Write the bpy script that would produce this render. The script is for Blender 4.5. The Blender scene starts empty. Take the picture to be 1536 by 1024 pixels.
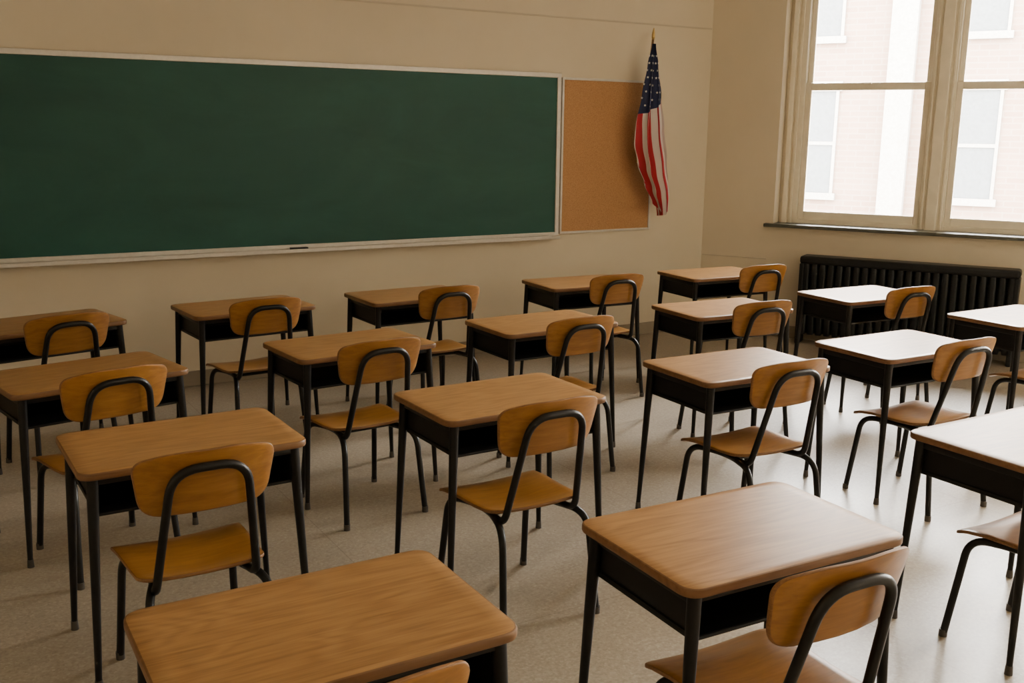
import bpy, bmesh, math, random
from mathutils import Vector, Matrix
random.seed(4)
D2R=math.pi/180
scene=bpy.context.scene
COL=bpy.context.collection

# ---------------------------------------------------------------- materials
def new_mat(name):
    m=bpy.data.materials.new(name); m.use_nodes=True
    nt=m.node_tree; b=nt.nodes['Principled BSDF']
    return m,nt,b
def N(nt,t,**kw):
    n=nt.nodes.new(t)
    for k,v in kw.items(): setattr(n,k,v)
    return n
def ramp(nt,stops,interp='LINEAR'):
    r=nt.nodes.new('ShaderNodeValToRGB'); cr=r.color_ramp; cr.interpolation=interp
    while len(cr.elements)<len(stops): cr.elements.new(0.5)
    for e,(p,c) in zip(cr.elements,stops):
        e.position=p; e.color=(c[0],c[1],c[2],1)
    return r
def coords(nt,scale=(1,1,1),rand=False):
    tc=N(nt,'ShaderNodeTexCoord'); mp=N(nt,'ShaderNodeMapping')
    mp.inputs['Scale'].default_value=scale
    nt.links.new(tc.outputs['Object'],mp.inputs['Vector'])
    if rand:
        oi=N(nt,'ShaderNodeObjectInfo'); mu=N(nt,'ShaderNodeMath',operation='MULTIPLY'); mu.inputs[1].default_value=37.0
        cb=N(nt,'ShaderNodeCombineXYZ')
        nt.links.new(oi.outputs['Random'],mu.inputs[0])
        for i in range(3): nt.links.new(mu.outputs[0],cb.inputs[i])
        nt.links.new(cb.outputs[0],mp.inputs['Location'])
        return mp.outputs['Vector'],oi.outputs['Random']
    return mp.outputs['Vector'],None
def noise(nt,vec,scale,detail=4,rough=.55,dist=0):
    n=N(nt,'ShaderNodeTexNoise'); n.inputs['Scale'].default_value=scale; n.inputs['Detail'].default_value=detail
    n.inputs['Roughness'].default_value=rough; n.inputs['Distortion'].default_value=dist
    nt.links.new(vec,n.inputs['Vector']); return n.outputs['Fac']
def bump(nt,b,h,strength,dist=.002):
    bp=N(nt,'ShaderNodeBump'); bp.inputs['Strength'].default_value=strength; bp.inputs['Distance'].default_value=dist
    nt.links.new(h,bp.inputs['Height']); nt.links.new(bp.outputs[0],b.inputs['Normal'])
def mixc(nt,fac,a,bb,mode='MIX'):
    m=N(nt,'ShaderNodeMix',data_type='RGBA',blend_type=mode)
    if isinstance(fac,(int,float)): m.inputs[0].default_value=fac
    else: nt.links.new(fac,m.inputs[0])
    for i,v in ((6,a),(7,bb)):
        if isinstance(v,tuple): m.inputs[i].default_value=(v[0],v[1],v[2],1)
        else: nt.links.new(v,m.inputs[i])
    return m.outputs[2]

def wood(name,dark,mid,light,rough,sx=1.3,sy=22,band=True):
    m,nt,b=new_mat(name)
    v,r=coords(nt,(1,1,1),True)
    mp=N(nt,'ShaderNodeMapping'); mp.inputs['Scale'].default_value=(sx,sy,sy); nt.links.new(v,mp.inputs['Vector'])
    n1=noise(nt,mp.outputs[0],3.0,7,.66,.5)
    mp2=N(nt,'ShaderNodeMapping'); mp2.inputs['Scale'].default_value=(1.1,5.0,5.0); nt.links.new(v,mp2.inputs['Vector'])
    n2=noise(nt,mp2.outputs[0],1.0,2.5,.5,.3)
    # growth-ring figure from iso-lines of a stretched noise
    mu=N(nt,'ShaderNodeMath',operation='MULTIPLY'); mu.inputs[1].default_value=95; nt.links.new(n2,mu.inputs[0])
    si=N(nt,'ShaderNodeMath',operation='SINE'); nt.links.new(mu.outputs[0],si.inputs[0])
    ma=N(nt,'ShaderNodeMapRange'); ma.inputs[1].default_value=-1; ma.inputs[2].default_value=1; nt.links.new(si.outputs[0],ma.inputs[0])
    c1=ramp(nt,[(.3,dark),(.5,mid),(.70,light)]); nt.links.new(n1,c1.inputs[0])
    c2=ramp(nt,[(.0,dark),(.4,mid),(1,light)]); nt.links.new(ma.outputs[0],c2.inputs[0])
    col=mixc(nt,.28 if band else .12,c1.outputs[0],c2.outputs[0])
    hs=N(nt,'ShaderNodeHueSaturation')
    mr=N(nt,'ShaderNodeMapRange'); mr.inputs[3].default_value=.92; mr.inputs[4].default_value=1.08; nt.links.new(r,mr.inputs[0])
    nt.links.new(mr.outputs[0],hs.inputs['Value']); nt.links.new(col,hs.inputs['Color'])
    nt.links.new(hs.outputs[0],b.inputs['Base Color'])
    b.inputs['Roughness'].default_value=rough
    bump(nt,b,n1,.12,.001)
    return m
M_top=wood('desk_laminate',(.225,.105,.030),(.335,.172,.056),(.43,.238,.086),.35,1.3,30)
M_edge=wood('desk_edge',(.12,.052,.016),(.165,.077,.025),(.20,.10,.036),.45)
M_ply=wood('chair_plywood',(.205,.086,.013),(.275,.120,.020),(.345,.158,.031),.33,sx=1.5,sy=16,band=False)
M_plye=wood('ply_edge',(.12,.05,.013),(.20,.09,.025),(.27,.13,.04),.5,sx=1,sy=60,band=False)

def simple(name,col,rough=.5,metal=0,nscale=None,amt=.15,bumps=0,spec=.5):
    m,nt,b=new_mat(name)
    b.inputs['Roughness'].default_value=rough; b.inputs['Metallic'].default_value=metal
    b.inputs['Specular IOR Level'].default_value=spec
    v,_=coords(nt)
    n=noise(nt,v,nscale or 20,4)
    c=ramp(nt,[(.3,tuple(x*(1-amt) for x in col)),(.7,tuple(min(1,x*(1+amt)) for x in col))])
    nt.links.new(n,c.inputs[0]); nt.links.new(c.outputs[0],b.inputs['Base Color'])
    if bumps: bump(nt,b,n,bumps,.002)
    return m
M_black=simple('black_enamel',(.0055,.005,.0045),.38,0,40,.2,.05,.3)
M_box=simple('black_steel',(.0055,.005,.0045),.5,0,30,.2,.05,.25)
M_glide=simple('glide_steel',(.10,.09,.08),.35,.8)
M_alu=simple('aluminium_trim',(.60,.57,.52),.4,.35,30,.06)
M_rad=simple('cast_iron_paint',(.008,.009,.010),.42,.0,60,.2,.1,.3)
M_sill=simple('slate_sill',(.075,.08,.062),.35,0,15,.2)
M_frame=simple('window_paint',(.78,.71,.56),.42,0,12,.05,.03)
M_brass=simple('brass',(.55,.38,.14),.3,.9)
M_pole=simple('pole_wood',(.30,.17,.07),.4)
M_felt=simple('eraser_felt',(.03,.03,.03),.9)
M_star=simple('star_white',(.7,.7,.7),.8)

def wall_mat(name,c):
    m,nt,b=new_mat(name); v,_=coords(nt)
    n=noise(nt,v,.8,5,.6); n2=noise(nt,v,60,3)
    r=ramp(nt,[(.3,tuple(x*.94 for x in c)),(.7,tuple(x*1.04 for x in c))]); nt.links.new(n,r.inputs[0])
    nt.links.new(r.outputs[0],b.inputs['Base Color']); b.inputs['Roughness'].default_value=.62
    bump(nt,b,n2,.12,.002); return m
M_wall=wall_mat('cream_wall_paint',(.655,.575,.435))
M_trimw=wall_mat('cream_trim_paint',(.54,.47,.36))
M_base=wall_mat('baseboard_paint',(.28,.235,.17))
M_ceil=wall_mat('ceiling_paint',(.63,.59,.50))

m,nt,b=new_mat('terrazzo_floor'); v,_=coords(nt)
vo=N(nt,'ShaderNodeTexVoronoi'); vo.inputs['Scale'].default_value=120; nt.links.new(v,vo.inputs['Vector'])
n1=noise(nt,v,60,6,.7); n0=noise(nt,v,1.3,4,.6)
sep=N(nt,'ShaderNodeSeparateColor'); nt.links.new(vo.outputs['Color'],sep.inputs[0])
c1=ramp(nt,[(.0,(.32,.272,.205)),(.5,(.37,.316,.242)),(.85,(.39,.336,.258)),(1,(.44,.385,.305))]); nt.links.new(sep.outputs[0],c1.inputs[0])
c2=ramp(nt,[(.34,(.72,.70,.67)),(.62,(1.0,1.0,1.0))]); nt.links.new(n1,c2.inputs[0])
c3=ramp(nt,[(.3,(.86,.85,.83)),(.7,(1.05,1.05,1.05))]); nt.links.new(n0,c3.inputs[0])
a=mixc(nt,.8,c1.outputs[0],c2.outputs[0],'MULTIPLY'); a=mixc(nt,1.0,a,c3.outputs[0],'MULTIPLY')
# control joints every 1.5 m
br=N(nt,'ShaderNodeTexBrick'); br.offset=0; br.inputs['Scale'].default_value=1; br.inputs['Mortar Size'].default_value=.003
br.inputs['Brick Width'].default_value=1.5; br.inputs['Row Height'].default_value=1.5
br.inputs['Color1'].default_value=(1,1,1,1);br.inputs['Color2'].default_value=(1,1,1,1);br.inputs['Mortar'].default_value=(.78,.76,.74,1)
nt.links.new(v,br.inputs['Vector'])
a=mixc(nt,1.0,a,br.outputs[0],'MULTIPLY')
nt.links.new(a,b.inputs['Base Color'])
rr=N(nt,'ShaderNodeMapRange'); rr.inputs[3].default_value=.28; rr.inputs[4].default_value=.44; nt.links.new(n0,rr.inputs[0]); nt.links.new(rr.outputs[0],b.inputs['Roughness'])
bump(nt,b,n1,.08,.002)
M_floor=m

m,nt,b=new_mat('chalkboard_green'); v,_=coords(nt,(.6,1,1.6))
n=noise(nt,v,1.6,6,.62,.8); r=ramp(nt,[(.3,(.006,.060,.047)),(.75,(.012,.084,.066))]); nt.links.new(n,r.inputs[0])
nt.links.new(r.outputs[0],b.inputs['Base Color']); b.inputs['Roughness'].default_value=.5
b.inputs['Specular IOR Level'].default_value=.35; M_board=m

m,nt,b=new_mat('cork'); v,_=coords(nt); n=noise(nt,v,140,6,.75); n2=noise(nt,v,3,3)
r=ramp(nt,[(.3,(.27,.13,.05)),(.5,(.44,.235,.10)),(.72,(.55,.32,.15))]); nt.links.new(n,r.inputs[0])
nt.links.new(r.outputs[0],b.inputs['Base Color']); b.inputs['Roughness'].default_value=.85; bump(nt,b,n,.3,.002); M_cork=m

m,nt,b=new_mat('window_glass')
nt.nodes.remove(b); out=nt.nodes['Material Output']
tr=N(nt,'ShaderNodeBsdfTransparent'); gl=N(nt,'ShaderNodeBsdfGlossy'); gl.inputs['Roughness'].default_value=.03
fr=N(nt,'ShaderNodeFresnel'); fr.inputs[0].default_value=1.45; mx=N(nt,'ShaderNodeMixShader')
nt.links.new(fr.outputs[0],mx.inputs[0]); nt.links.new(tr.outputs[0],mx.inputs[1]); nt.links.new(gl.outputs[0],mx.inputs[2]); nt.links.new(mx.outputs[0],out.inputs[0])
M_glass=m

m,nt,b=new_mat('facade_brick'); v,_=coords(nt)
br=N(nt,'ShaderNodeTexBrick'); br.inputs['Scale'].default_value=1; br.inputs['Brick Width'].default_value=.36; br.inputs['Row Height'].default_value=.115; br.inputs['Mortar Size'].default_value=.012
br.inputs['Color1'].default_value=(.128,.084,.062,1);br.inputs['Color2'].default_value=(.145,.100,.076,1);br.inputs['Mortar'].default_value=(.150,.118,.094,1)
sw=N(nt,'ShaderNodeSeparateXYZ'); cb=N(nt,'ShaderNodeCombineXYZ'); nt.links.new(v,sw.inputs[0]); nt.links.new(sw.outputs[0],cb.inputs[0]); nt.links.new(sw.outputs[2],cb.inputs[1])
nt.links.new(cb.outputs[0],br.inputs['Vector']); nt.links.new(br.outputs[0],b.inputs['Base Color']); b.inputs['Roughness'].default_value=.9
b.inputs['Specular IOR Level'].default_value=.1; M_brick=m
M_stone=simple('facade_stone',(.21,.195,.175),.8,spec=.1)
M_bwin=simple('facade_glass',(.065,.071,.074),.4,spec=.2)
M_ground=simple('asphalt',(.15,.145,.14),.9,spec=.1)

# ---------------------------------------------------------------- mesh helpers
def mk(name,bm,mats,parent=None,matrix=None,smooth=False):
    me=bpy.data.meshes.new(name)
    bmesh.ops.recalc_face_normals(bm,faces=bm.faces)
    bm.to_mesh(me); bm.free()
    for mt in mats: me.materials.append(mt)
    if smooth:
        for p in me.polygons: p.use_smooth=True
    return place(name,me,parent,matrix)
def place(name,me,parent=None,matrix=None):
    o=bpy.data.objects.new(name,me); COL.objects.link(o)
    if parent: o.parent=parent
    if matrix is not None: o.matrix_local=matrix
    return o
def empty(name,matrix):
    o=bpy.data.objects.new(name,None); COL.objects.link(o); o.empty_display_size=.2; o.matrix_world=matrix; return o
def box(bm,x0,x1,y0,y1,z0,z1,mi=0,bev=0):
    vs=[bm.verts.new(p) for p in ((x0,y0,z0),(x1,y0,z0),(x1,y1,z0),(x0,y1,z0),(x0,y0,z1),(x1,y0,z1),(x1,y1,z1),(x0,y1,z1))]
    fs=[bm.faces.new([vs[i] for i in q]) for q in ((3,2,1,0),(4,5,6,7),(0,1,5,4),(1,2,6,5),(2,3,7,6),(3,0,4,7))]
    for f in fs: f.material_index=mi
    if bev:
        es=list({e for f in fs for e in f.edges})
        r=bmesh.ops.bevel(bm,geom=es,offset=bev,segments=2,profile=.5,affect='EDGES')
        for f in r['faces']: f.material_index=mi
def fillet_path(pts,rad,seg=8):
    pts=[Vector(p) for p in pts]; out=[pts[0]]
    for i in range(1,len(pts)-1):
        a,b,c=pts[i-1],pts[i],pts[i+1]; d1=(a-b); d2=(c-b)
        r=rad[i] if isinstance(rad,(list,tuple)) else rad
        r=min(r,d1.length*.49,d2.length*.49)
        p1=b+d1.normalized()*r; p2=b+d2.normalized()*r
        for k in range(seg+1):
            t=k/seg; out.append(p1*(1-t)**2+b*2*t*(1-t)+p2*t*t)
    out.append(pts[-1]); return out
def tube(bm,pts,r,seg=12,mi=0,sq=(1,1),cap=True):
    pts=[Vector(p) for p in pts]; n=len(pts); rings=[]
    t0=(pts[1]-pts[0]).normalized(); ref=Vector((1,0,0)) if abs(t0.x)<.9 else Vector((0,1,0))
    u=(ref-t0*ref.dot(t0)).normalized()
    L=[0]
    for i in range(1,n): L.append(L[-1]+(pts[i]-pts[i-1]).length)
    for i in range(n):
        t=(pts[min(i+1,n-1)]-pts[max(i-1,0)]).normalized()
        u=(u-t*u.dot(t)).normalized(); w=t.cross(u)
        rr=r(L[i]/L[-1]) if callable(r) else r
        rings.append([bm.verts.new(pts[i]+(u*math.cos(a)*sq[0]+w*math.sin(a)*sq[1])*rr) for a in [2*math.pi*k/seg for k in range(seg)]])
    for i in range(n-1):
        for k in range(seg):
            f=bm.faces.new((rings[i][k],rings[i][(k+1)%seg],rings[i+1][(k+1)%seg],rings[i+1][k])); f.material_index=mi
    if cap:
        f=bm.faces.new(rings[0][::-1]); f.material_index=mi
        f=bm.faces.new(rings[-1]); f.material_index=mi
def outline(corners,rads,seg=8):
    n=len(corners); out=[]
    for i in range(n):
        a=Vector(corners[i-1]);b=Vector(corners[i]);c=Vector(corners[(i+1)%n])
        r=rads[i] if isinstance(rads,(list,tuple)) else rads
        d1=(a-b).normalized();d2=(c-b).normalized()
        p1=b+d1*r;p2=b+d2*r
        for k in range(seg+1):
            t=k/seg; out.append(p1*(1-t)**2+b*2*t*(1-t)+p2*t*t)
        nx=Vector(corners[(i+1)%n]); r2=(rads[(i+1)%n] if isinstance(rads,(list,tuple)) else rads)
        e=nx+(b-nx).normalized()*r2
        for k in range(1,4): out.append(p2+(e-p2)*k/4)
    return out
def plate(bm,ol,surf,thick,bev,nrm=None,mi_top=0,mi_side=1):
    """solid sheet: ol = 2D outline, surf(x,y,h)->3D with h = offset through the thickness"""
    c=sum(ol,Vector((0,0)))/len(ol); n=len(ol); h=thick/2
    layers=[]
    for s in (.25,.5,.72,.88): layers.append((s,h,0))
    layers+=[(None,h,bev),(None,h-bev*.3,bev*.3),(None,h-bev,0),(None,-h+bev,0),(None,-h+bev*.3,bev*.3),(None,-h,bev)]
    for s in (.88,.72,.5,.25): layers.append((s,-h,0))
    vc=bm.verts.new(surf(c.x,c.y,h)); rings=[]
    for s,z,ins in layers:
        ring=[]
        for p in ol:
            d=p-c
            q=c+d*(s if s is not None else 1-ins/d.length)
            ring.append(bm.verts.new(surf(q.x,q.y,z)))
        rings.append(ring)
    vb=bm.verts.new(surf(c.x,c.y,-h))
    for k in range(n):
        k2=(k+1)%n
        bm.faces.new((vc,rings[0][k],rings[0][k2])).material_index=mi_top
        for i in range(len(rings)-1):
            f=bm.faces.new((rings[i][k],rings[i+1][k],rings[i+1][k2],rings[i][k2]))
            f.material_index=mi_side if 4<=i<=8 else mi_top
        bm.faces.new((vb,rings[-1][k2],rings[-1][k])).material_index=mi_top
def me_of(bm,name,mats,smooth=True,auto=True):
    bmesh.ops.recalc_face_normals(bm,faces=bm.faces)
    me=bpy.data.meshes.new(name); bm.to_mesh(me); bm.free()
    for m_ in mats: me.materials.append(m_)
    if smooth:
        for p in me.polygons: p.use_smooth=True
        if auto:
            try: me.set_sharp_from_angle(angle=math.radians(42))
            except Exception: pass
    return me

# ---------------------------------------------------------------- camera
f_px,pit,yaw,roll,CH=1510.0,11.847*D2R,30.859*D2R,.671*D2R,1.829
cp,sp,cy,sy=math.cos(pit),math.sin(pit),math.cos(yaw),math.sin(yaw)
fw=Vector((sy*cp,cy*cp,-sp)); rt=Vector((cy,-sy,0)); up=Vector((sy*sp,cy*sp,cp))
r2=rt*math.cos(roll)+up*math.sin(roll); u2=up*math.cos(roll)-rt*math.sin(roll)
cam=bpy.data.cameras.new('camera'); cam.sensor_width=36; cam.lens=f_px/1536*36; cam.clip_start=.05
co=bpy.data.objects.new('camera',cam); COL.objects.link(co)
co.matrix_world=Matrix(((r2.x,u2.x,-fw.x,0),(r2.y,u2.y,-fw.y,0),(r2.z,u2.z,-fw.z,CH),(0,0,0,1)))
scene.camera=co

# ---------------------------------------------------------------- room
YW=7.22; XC=6.383; TH=29.79*D2R; CEIL=3.75; XL=-2.6; YR=-3.0
RW=Matrix.Translation((XC,YW,0))@Matrix.Rotation(-(math.pi/2-TH),4,'Z')   # local x along wall, y outward
TL=(YW-YR)/math.cos(TH); XR=XC+TL*math.sin(TH)
bm=bmesh.new(); vs=[bm.verts.new(p) for p in ((XL-.3,YR-.3,0),(XR+.7,YR-.3,0),(XC+.5,YW+.3,0),(XL-.3,YW+.3,0))]
f=bm.faces.new(vs); r=bmesh.ops.extrude_face_region(bm,geom=[f]); bmesh.ops.translate(bm,verts=[g for g in r['geom'] if isinstance(g,bmesh.types.BMVert)],vec=(0,0,-.15))
mk('floor',bm,[M_floor])
bm=bmesh.new(); vs=[bm.verts.new(p) for p in ((XL-.3,YR-.3,CEIL),(XR+.7,YR-.3,CEIL),(XC+.5,YW+.3,CEIL),(XL-.3,YW+.3,CEIL))]
f=bm.faces.new(vs); r=bmesh.ops.extrude_face_region(bm,geom=[f]); bmesh.ops.translate(bm,verts=[g for g in r['geom'] if isinstance(g,bmesh.types.BMVert)],vec=(0,0,.2))
mk('ceiling',bm,[M_ceil])
bm=bmesh.new(); box(bm,XL-.2,XC+.35,YW,YW+.2,0,CEIL); mk('wall_back',bm,[M_wall])
bm=bmesh.new(); box(bm,XL-.2,XL,YR,YW,0,CEIL); mk('wall_left',bm,[M_wall])
bm=bmesh.new(); box(bm,XL-.2,XR+.5,YR-.2,YR,0,CEIL); mk('wall_front',bm,[M_wall])
OPEN=[(.66,3.27),(4.05,6.66),(7.44,10.05)]; OZ0,OZ1=1.015,3.38; WT=.34
bm=bmesh.new()
box(bm,0,TL+.3,0,WT,0,OZ0); box(bm,0,TL+.3,0,WT,OZ1,CEIL)
e=[0]+[x for o in OPEN for x in o]+[TL+.3]
for i in range(0,len(e),2): box(bm,e[i],e[i+1],0,WT,OZ0,OZ1)
mk('wall_right',bm,[M_wall],None,RW)

# baseboards and rails
bm=bmesh.new(); box(bm,XL,XC-.02,YW-.016,YW,0,.11,0,.004); mk('baseboard_back',bm,[M_base])
bm=bmesh.new(); box(bm,.03,TL-.02,-.016,0,0,.11,0,.004); mk('baseboard_right',bm,[M_base],None,RW)
bm=bmesh.new(); box(bm,XL,XL+.016,YR,YW,0,.11,0,.004); mk('baseboard_left',bm,[M_base])
bm=bmesh.new(); box(bm,XL,XC-.01,YW-.008,YW,2.735,2.749,0,.002); mk('trim_1',bm,[M_trimw])
bm=bmesh.new(); box(bm,.01,.62,-.006,0,.70,.712,0,.002); box(bm,3.3,TL-.02,-.006,0,.70,.712,0,.002); mk('trim_2',bm,[M_trimw],None,RW)

# windows
def window(idx,t0,t1):
    root=empty('window_%d'%idx,RW@Matrix.Translation((t0,0,0)))
    w=t1-t0; y0,y1=.17,.30; z0,z1=OZ0,OZ1
    bm=bmesh.new()
    jam=.165; mul=.10
    # outer frame, stepped mouldings
    for a,b_,c,d in ((0,jam,z0,z1),(w-jam,w,z0,z1),(0,w,z0,z0+.055),(0,w,z1-.12,z1)):
        box(bm,a,b_,y0,y1+.02,c,d,0,.004)
    for a,b_ in ((.03,.075),(w-.075,w-.03)):
        box(bm,a,b_,y0-.03,y0+.01,z0,z1,0,.006)
    box(bm,.095,.12,y0-.015,y0+.01,z0,z1,0,.004); box(bm,w-.12,w-.095,y0-.015,y0+.01,z0,z1,0,.004)
    mc=w/2
    box(bm,mc-mul,mc+mul,y0-.005,y1+.02,z0,z1,0,.004)
    box(bm,mc-.045,mc+.045,y0-.035,y0,z0,z1,0,.008)
    box(bm,mc-.085,mc-.066,y0-.018,y0,z0,z1,0,.004); box(bm,mc+.066,mc+.085,y0-.018,y0,z0,z1,0,.004)
    mk('frame',bm,[M_frame],root)
    k=0
    for a,b_ in ((jam,mc-mul),(mc+mul,w-jam)):
        k+=1
        zm=2.205
        bm=bmesh.new(); s=.05; ya,yb=.195,.235
        box(bm,a,a+s,ya,yb,z0+.05,zm+.065,0,.006); box(bm,b_-s,b_,ya,yb,z0+.05,zm+.065,0,.006)
        box(bm,a+s,b_-s,ya+.001,yb-.001,z0+.05,z0+.125,0,.006); box(bm,a+s,b_-s,ya-.004,yb,zm,zm+.062,0,.006)
        box(bm,(a+b_)/2-.04,(a+b_)/2+.04,ya-.03,ya-.004,zm+.045,zm+.062,0,.004)   # sash lock
        mk('lower_sash_%d'%k,bm,[M_frame],root)
        bm=bmesh.new(); ya2,yb2=.24,.28
        box(bm,a,a+.045,ya2,yb2,zm,z1-.1,0,.006); box(bm,b_-.045,b_,ya2,yb2,zm,z1-.1,0,.006)
        box(bm,a+.045,b_-.045,ya2+.001,yb2-.001,z1-.18,z1-.1,0,.006); box(bm,a+.045,b_-.045,ya2+.001,yb2-.001,zm,zm+.06,0,.006)
        mk('upper_sash_%d'%k,bm,[M_frame],root)
        bm=bmesh.new()
        box(bm,a+s-.005,b_-s+.005,.213,.217,z0+.12,zm+.01); box(bm,a+.04,b_-.04,.258,.262,zm+.05,z1-.17)
        mk('glass_%d'%k,bm,[M_glass],root)
    bm=bmesh.new(); box(bm,-.07,w+.07,-.07,.17,OZ0-.012,OZ0+.018,0,.006); mk('sill',bm,[M_sill],root)
    la=bpy.data.lights.new('fill_or_portal','AREA'); la.shape='RECTANGLE'; la.size=w; la.size_y=z1-z0
    if idx==1: la.cycles.is_portal=True
    else: la.energy=(0,0,1550,650)[idx]; la.color=(1,.95,.86)  # added fill lamps behind the out-of-view windows, to brighten the room
    lo=bpy.data.objects.new('daylight_from_outside',la); COL.objects.link(lo); lo.parent=root
    lo.matrix_local=Matrix.Translation((w/2,.40,(z0+z1)/2))@Matrix.Rotation(-math.pi/2,4,'X')
for i,(a,b_) in enumerate(OPEN): window(i+1,a,b_)

# chalkboard
root=empty('chalkboard',Matrix.Translation((0,YW,0)))
bx0,bx1,bz0,bz1=-1.2,4.745,.955,2.295
bm=bmesh.new(); box(bm,bx0+.02,bx1-.02,-.022,-.002,bz0+.02,bz1-.02); mk('writing_surface',bm,[M_board],root)
bm=bmesh.new(); fwid=.038
box(bm,bx0,bx1,-.034,-.001,bz1-fwid,bz1,0,.004)
box(bm,bx0,bx1,-.034,-.001,bz0,bz0+.03,0,.004)
box(bm,bx0,bx0+fwid,-.0335,-.001,bz0+.01,bz1-.01,0,.004); box(bm,bx1-fwid,bx1,-.0335,-.001,bz0+.01,bz1-.01,0,.004)
mk('frame',bm,[M_alu],root)
bm=bmesh.new()
box(bm,bx0,bx1-.03,-.10,-.03,bz0-.022,bz0-.008,0,.003); box(bm,bx0,bx1-.03,-.105,-.095,bz0-.022,bz0+.004,0,.003)
box(bm,bx0,bx1-.03,-.03,-.001,bz0-.03,bz0+.002,0,.003)
mk('chalk_tray',bm,[M_alu],root)
root=empty('chalkboard_eraser',Matrix.Translation((2.44,YW-.064,bz0-.0075)))
bm=bmesh.new(); box(bm,-.065,.065,-.022,.022,0,.012,0,.003); mk('felt',bm,[M_felt],root)
bm=bmesh.new(); box(bm,-.065,.065,-.022,.022,.012,.020,0,.003); mk('back',bm,[M_black],root)

# cork board
root=empty('cork_bulletin_board',Matrix.Translation((0,YW,0)))
cx0,cx1,cz0,cz1=4.762,5.735,.965,2.265
bm=bmesh.new(); box(bm,cx0+.01,cx1-.01,-.016,-.002,cz0+.01,cz1-.01); mk('cork_panel',bm,[M_cork],root)
bm=bmesh.new()
box(bm,cx0,cx1,-.024,-.001,cz1-.02,cz1,0,.003);box(bm,cx0,cx1,-.024,-.001,cz0,cz0+.02,0,.003)
box(bm,cx0,cx0+.02,-.0235,-.001,cz0+.005,cz1-.005,0,.003);box(bm,cx1-.02,cx1,-.0235,-.001,cz0+.005,cz1-.005,0,.003)
mk('frame',bm,[M_alu],root)

# flag
FX,FY=5.56,YW-.20
root=empty('american_flag',Matrix.Translation((FX,FY,0)))
bm=bmesh.new(); tube(bm,[(.02,.165,1.62),(-.0,.01,2.60)],.011,12); mk('pole',bm,[M_pole],root,None,True)
bm=bmesh.new(); tube(bm,[(0,.01,2.595),(0,.008,2.61),(0,.007,2.63),(0,.005,2.655),(0,.003,2.69)],lambda s:.017*(1-s)**.7+.003 if s>.2 else .012,12)
bmesh.ops.create_uvsphere(bm,u_segments=14,v_segments=10,radius=.015,matrix=Matrix.Translation((0,.008,2.615)))
mk('finial',bm,[M_brass],root,None,True)
bm=bmesh.new(); box(bm,-.01,.05,.155,.175,1.56,1.68,0,.006); tube(bm,[(.021,.165,1.60),(.015,.15,1.70)],.018,12); mk('bracket',bm,[M_brass],root)
def interp(tab,v):
    for (a,x),(b_,y) in zip(tab,tab[1:]):
        if v<=b_:
            t=(v-a)/(b_-a); t=t*t*(3-2*t); return x+(y-x)*t
    return tab[-1][1]
ZT,ZB=2.56,1.13
LEFT=[(0,-.018),(.12,-.062),(.3,-.105),(.5,-.155),(.62,-.165),(.75,-.125),(.88,-.050),(1,.05)]
RIGHT=[(0,.018),(.12,.068),(.3,.118),(.5,.165),(.7,.22),(.9,.262),(1,.235)]
def flag(u,v):
    l=interp(LEFT,v); r_=interp(RIGHT,v)
    w=r_-l; amp=.010+.035*min(1,v*1.6)
    ph=2*math.pi*(2.3*u+.12*math.sin(3*v))
    x=l+w*u+.010*math.sin(ph*2+.6)*min(1,v*3)
    y=amp*math.sin(ph)+.015*math.sin(ph*1.7+2)*v-.01
    bot=(-.03+.45*(u-.5)**2) if u>.5 else (-.03+.55*(.5-u)**1.5)
    z=ZT+(ZB-ZT)*v+bot*v**2
    return Vector((x,y,z))
NU,NV=72,90
bm=bmesh.new(); uvl=bm.loops.layers.uv.new('UVMap'); g=[[bm.verts.new(flag(i/NU,j/NV)) for i in range(NU+1)] for j in range(NV+1)]
for j in range(NV):
    for i in range(NU):
        f=bm.faces.new((g[j][i],g[j+1][i],g[j+1][i+1],g[j][i+1]))
        for lp,(a,b_) in zip(f.loops,((i,j),(i,j+1),(i+1,j+1),(i+1,j))): lp[uvl].uv=(a/NU,b_/NV)
m,nt,b=new_mat('flag_cloth')
uvn=N(nt,'ShaderNodeTexCoord'); s_=N(nt,'ShaderNodeSeparateXYZ'); nt.links.new(uvn.outputs['UV'],s_.inputs[0])
def mth(op,a,b_=None):
    n=N(nt,'ShaderNodeMath',operation=op)
    for i,x in enumerate((a,b_)):
        if x is None: continue
        if isinstance(x,(int,float)): n.inputs[i].default_value=x
        else: nt.links.new(x,n.inputs[i])
    return n.outputs[0]
su=mth('ADD',mth('MULTIPLY',s_.outputs[0],10.5),mth('MULTIPLY',s_.outputs[1],-1.6))
st=mth('GREATER_THAN',mth('MODULO',mth('ADD',su,20.0),2.0),1.0)
stripe=mixc(nt,st,(.36,.008,.022),(.62,.57,.55))
can=mth('LESS_THAN',mth('ADD',s_.outputs[1],mth('MULTIPLY',s_.outputs[0],.10)),.43)
fc=mixc(nt,can,stripe,(.010,.018,.07))
nt.links.new(fc,b.inputs['Base Color']); b.inputs['Roughness'].default_value=.75
fo=mk('cloth',bm,[m],root,None,True)
bm=bmesh.new()
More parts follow.
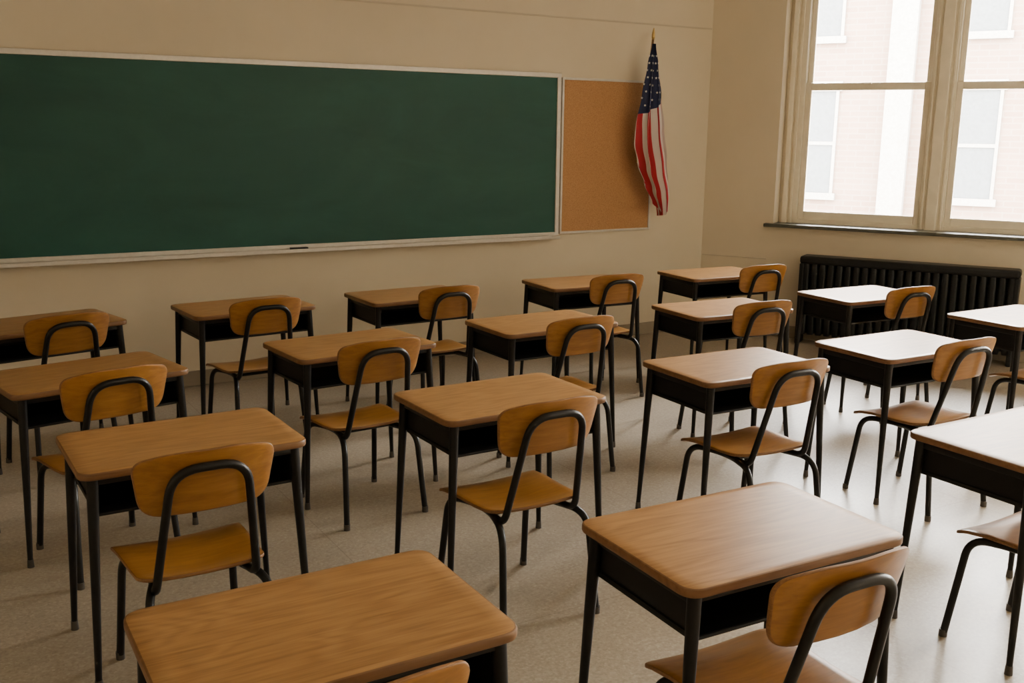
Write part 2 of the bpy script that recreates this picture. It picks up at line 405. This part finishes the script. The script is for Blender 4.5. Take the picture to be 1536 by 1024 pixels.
for r_ in range(9):
    for c_ in range(6):
        v=.07+r_*.042; u=.09+(c_+(r_%2)*.5)*.155
        if u>.96 or v+.10*u>.41: continue
        P=flag(u,v); du=flag(u+.01,v)-P; dv=flag(u,v+.01)-P; nrm=dv.cross(du).normalized()
        if nrm.y>0: nrm=-nrm
        X=du.normalized(); Z=nrm.cross(X).normalized()
        P=P+nrm*.0025; vs=[]
        for k in range(10):
            rr=.0120 if k%2==0 else .0052; a=math.pi/2+k*math.pi/5
            vs.append(bm.verts.new(P+X*math.cos(a)*rr+Z*math.sin(a)*rr))
        cvt=bm.verts.new(P)
        for k in range(10): bm.faces.new((cvt,vs[k],vs[(k+1)%10]))
mk('stars',bm,[M_star],root)

# radiator
root=empty('cast_iron_radiator',RW@Matrix.Translation((1.0,0,0)))
RL=1.70; ns=24; pitch=RL/ns
bm=bmesh.new()
for i in range(ns):
    xc=(i+.5)*pitch
    for yy in (-.205,-.115):
        ol=outline([(xc-pitch*.42,yy-.036),(xc+pitch*.42,yy-.036),(xc+pitch*.42,yy+.036),(xc-pitch*.42,yy+.036)],.026,5)
        ol=[Vector(p) for p in ol]
        zs=[(.09,.8),(.12,1),(.68,1),(.72,.85)]
        rings=[]; c=Vector((xc,yy))
        for z,s in zs: rings.append([bm.verts.new(((c+(p-c)*s).x,(c+(p-c)*s).y,z)) for p in ol])
        for a,b_ in zip(rings,rings[1:]):
            for k in range(len(ol)): bm.faces.new((a[k],a[(k+1)%len(ol)],b_[(k+1)%len(ol)],b_[k]))
        bm.faces.new(rings[0][::-1]); bm.faces.new(rings[-1])
    box(bm,xc-pitch*.3,xc+pitch*.3,-.20,-.12,.60,.66); box(bm,xc-pitch*.3,xc+pitch*.3,-.20,-.12,.14,.20)
mk('sections',bm,[M_rad],root)
bm=bmesh.new(); box(bm,-.02,RL+.02,-.255,-.06,.715,.785,0,.022); mk('cap',bm,[M_rad],root)
bm=bmesh.new()
box(bm,-.02,.02,-.245,-.07,0,.72,0,.01); box(bm,RL-.02,RL+.02,-.245,-.07,0,.72,0,.01)
tube(bm,[(.0,-.16,.17),(RL,-.16,.17)],.022,12); tube(bm,[(0,-.16,.63),(RL,-.16,.63)],.022,12)
box(bm,.02,RL-.02,-.075,-.07,.09,.70)
mk('feet',bm,[M_rad],root)

# ---------------------------------------------------------------- desk meshes
W,D,H=.763,.513,.75
bm=bmesh.new(); ol=outline([(-W/2,-D/2),(W/2,-D/2),(W/2,D/2),(-W/2,D/2)],.052,8)
plate(bm,ol,lambda x,y,h:Vector((x,y,H-.0125+h)),.025,.006)
ME_top=me_of(bm,'tabletop',[M_top,M_edge])
bm=bmesh.new()
bz,bt=.592,.725; xs,ys=.325,.215
box(bm,-xs,xs,-ys,ys,bz,bz+.004); box(bm,-xs,-xs+.004,-ys,ys,bz,bt); box(bm,xs-.004,xs,-ys,ys,bz,bt); box(bm,-xs,xs,ys-.004,ys,bz,bt)
box(bm,-xs,xs,-ys,ys,bt-.003,bt-.001)
tube(bm,[(-xs,-ys,bz+.004),(xs,-ys,bz+.004)],.006,8)
box(bm,-xs-.006,-xs,-ys-.004,ys,bz-.004,bz+.012,0,.002); box(bm,xs,xs+.006,-ys-.004,ys,bz-.004,bz+.012,0,.002)
ME_box=me_of(bm,'book_box',[M_box])
def legmesh(sx,sy):
    bm=bmesh.new()
    a=Vector((sx*.335,sy*.218,.724)); b_=Vector((sx*.366,sy*.240,.03))
    pts=[a.lerp(b_,k/8) for k in range(9)]
    tube(bm,pts,lambda s:.0195-.0085*s,14)
    tube(bm,[b_+Vector((0,0,.004)),Vector((b_.x,b_.y,.012)),Vector((b_.x,b_.y,0))],lambda s:.0125+.002*s,14,1)
    return me_of(bm,'leg',[M_black,M_glide])
ME_legs=[legmesh(sx,sy) for sx in(-1,1) for sy in(-1,1)]
bm=bmesh.new()
for sy_ in (-1,1): box(bm,-.325,.325,sy_*.222-.008,sy_*.222+.008,.70,.7235,0,.003)
for sx_ in (-1,1): box(bm,sx_*.335-.008,sx_*.335+.008,-.21,.21,.69,.7235,0,.003)
ME_rail=me_of(bm,'frame_rail',[M_black])

# chair meshes
bm=bmesh.new()
ol=outline([(-.200,-.215),(.200,-.215),(.222,.22),(-.222,.22)],[.07,.07,.06,.06],8)
def seat(x,y,h):
    z=.432+h+.010*min(1,(abs(x)/.2)**2)
    if y<-.08: z+=.018*((-.08-y)/.13)**2
    if y>.10: z-=.030*((y-.10)/.115)**2
    z-=.008*math.exp(-((x/.12)**2+((y+.05)/.12)**2))
    return Vector((x,y,z))
plate(bm,ol,seat,.013,.004)
ME_seat=me_of(bm,'seat',[M_ply,M_plye])
bm=bmesh.new()
ol=outline([(-.195,.672),(.195,.672),(.222,.86),(.11,.884),(-.11,.884),(-.222,.86)],[.065,.065,.045,.05,.05,.045],8)
def backs(x,z,h):
    return Vector((x,-.285-(z-.78)*.25+.85*x*x+h,z))
plate(bm,ol,backs,.013,.004)
ME_back=me_of(bm,'backrest',[M_ply,M_plye])
bm=bmesh.new(); R=.0138
yt=lambda z:-.285-(z-.78)*.25-.021
p=fillet_path([(-.12,.08,.408),(-.160,yt(.41),.408),(-.114,yt(.832),.832),(.114,yt(.832),.832),(.160,yt(.41),.408),(.12,.08,.408)],[0,.05,.085,.085,.05,0],8)
tube(bm,p,R,12)
for s in(-1,1):
    p=fillet_path([(s*.205,.215,.02),(s*.185,.165,.404),(s*.135,.03,.404),(s*.135,-.08,.404),(s*.190,-.255,.404),(s*.210,-.30,.02)],[0,.075,.05,.05,.085,0],8)
    tube(bm,p,lambda q:R,12)
    for q in ((s*.2055,.217),(s*.2105,-.301)): tube(bm,[(q[0],q[1],.028),(q[0],q[1],0)],.0155,12,1)
tube(bm,[(-.14,.03,.404),(.14,.03,.404)],.009,10); tube(bm,[(-.14,-.09,.404),(.14,-.09,.404)],.009,10)
ME_frame=me_of(bm,'frame',[M_black,M_glide])

DESKS=[ # x,y,rot, chair cx, chair dy
(1.910,1.940,-2.1,-.11,.075),(.702,1.999,-.4,-.09,.07),(.751,3.540,1.2,-.06,0),(2.042,3.512,1.1,-.12,0),
(3.328,3.479,-1.7,-.115,.07),(4.432,3.421,-1.1,-.115,.07),(.610,4.746,11.2,-.07,0),(1.884,4.780,4.8,-.115,0),
(3.080,4.826,1.4,-.115,0),(4.364,4.716,-3.7,-.115,.03),(5.633,4.693,-3.2,-.115,.03),(.585,6.100,12.6,-.06,0),
(1.722,6.131,4.7,-.07,0),(2.829,6.071,1.7,0,0),(4.195,6.031,-3.4,-.05,0),(5.408,5.958,-4.1,.03,0),
(3.494,2.087,0,-.12,.12),(5.827,3.646,0,-.12,.03)]
for x,y,a,cx,dy in DESKS:
    Mx=Matrix.Translation((x,y,0))@Matrix.Rotation(a*D2R,4,'Z')
    r_=empty('student_desk',Mx)
    place('tabletop',ME_top,r_); place('book_box',ME_box,r_); place('frame_rail',ME_rail,r_)
    for k,l in enumerate(ME_legs): place('leg_%d'%(k+1),l,r_)
    c_=empty('school_chair',Mx@Matrix.Translation((cx,-.285+dy,0)))
    place('seat',ME_seat,c_); place('backrest',ME_back,c_); place('tube_frame',ME_frame,c_)

# ---------------------------------------------------------------- outside
FO=Matrix(RW)@Matrix.Translation((.45,13,0))
root=empty('brick_building',FO)
bm=bmesh.new(); box(bm,-30,22,0,4,-4,6.6); mk('facade',bm,[M_brick],root)
bm=bmesh.new(); bw=bmesh.new(); ww=.75
for i in range(-9,7):
    x=i*3.1+.25
    for z in (-2.6,.6,3.8):
        box(bm,x-.12,x+ww+.12,-.10,.02,z-.14,z,0); box(bm,x-.12,x+ww+.12,-.06,.02,z+2.1,z+2.3,0)
        box(bm,x-.06,x,-.05,.02,z,z+2.1,0);box(bm,x+ww,x+ww+.06,-.05,.02,z,z+2.1,0);box(bm,x,x+ww,-.05,.02,z+1.0,z+1.07,0)
        box(bw,x,x+ww,-.02,.02,z,z+2.1,0)
    box(bm,x+1.75,x+2.25,-.22,.02,-4,6.6,0)
box(bm,-30,22,-.3,.1,6.4,7.0)
mk('stone_trim',bm,[M_stone],root); mk('panes',bw,[M_bwin],root)
bm=bmesh.new(); box(bm,-40,40,.5,40,-4.3,-4.1); mk('ground',bm,[M_ground],None,RW)

# ---------------------------------------------------------------- light
w=bpy.data.worlds.new('world'); scene.world=w; w.use_nodes=True; nt=w.node_tree
bg=nt.nodes['Background']; 
tc=N(nt,'ShaderNodeTexCoord'); sx_=N(nt,'ShaderNodeSeparateXYZ'); nt.links.new(tc.outputs['Generated'],sx_.inputs[0])
cr=ramp(nt,[(0,(.96,.91,.83)),(.25,(1,.965,.90)),(1,(.96,.95,.95))]); nt.links.new(sx_.outputs[2],cr.inputs[0])
nt.links.new(cr.outputs[0],bg.inputs[0]); bg.inputs[1].default_value=108
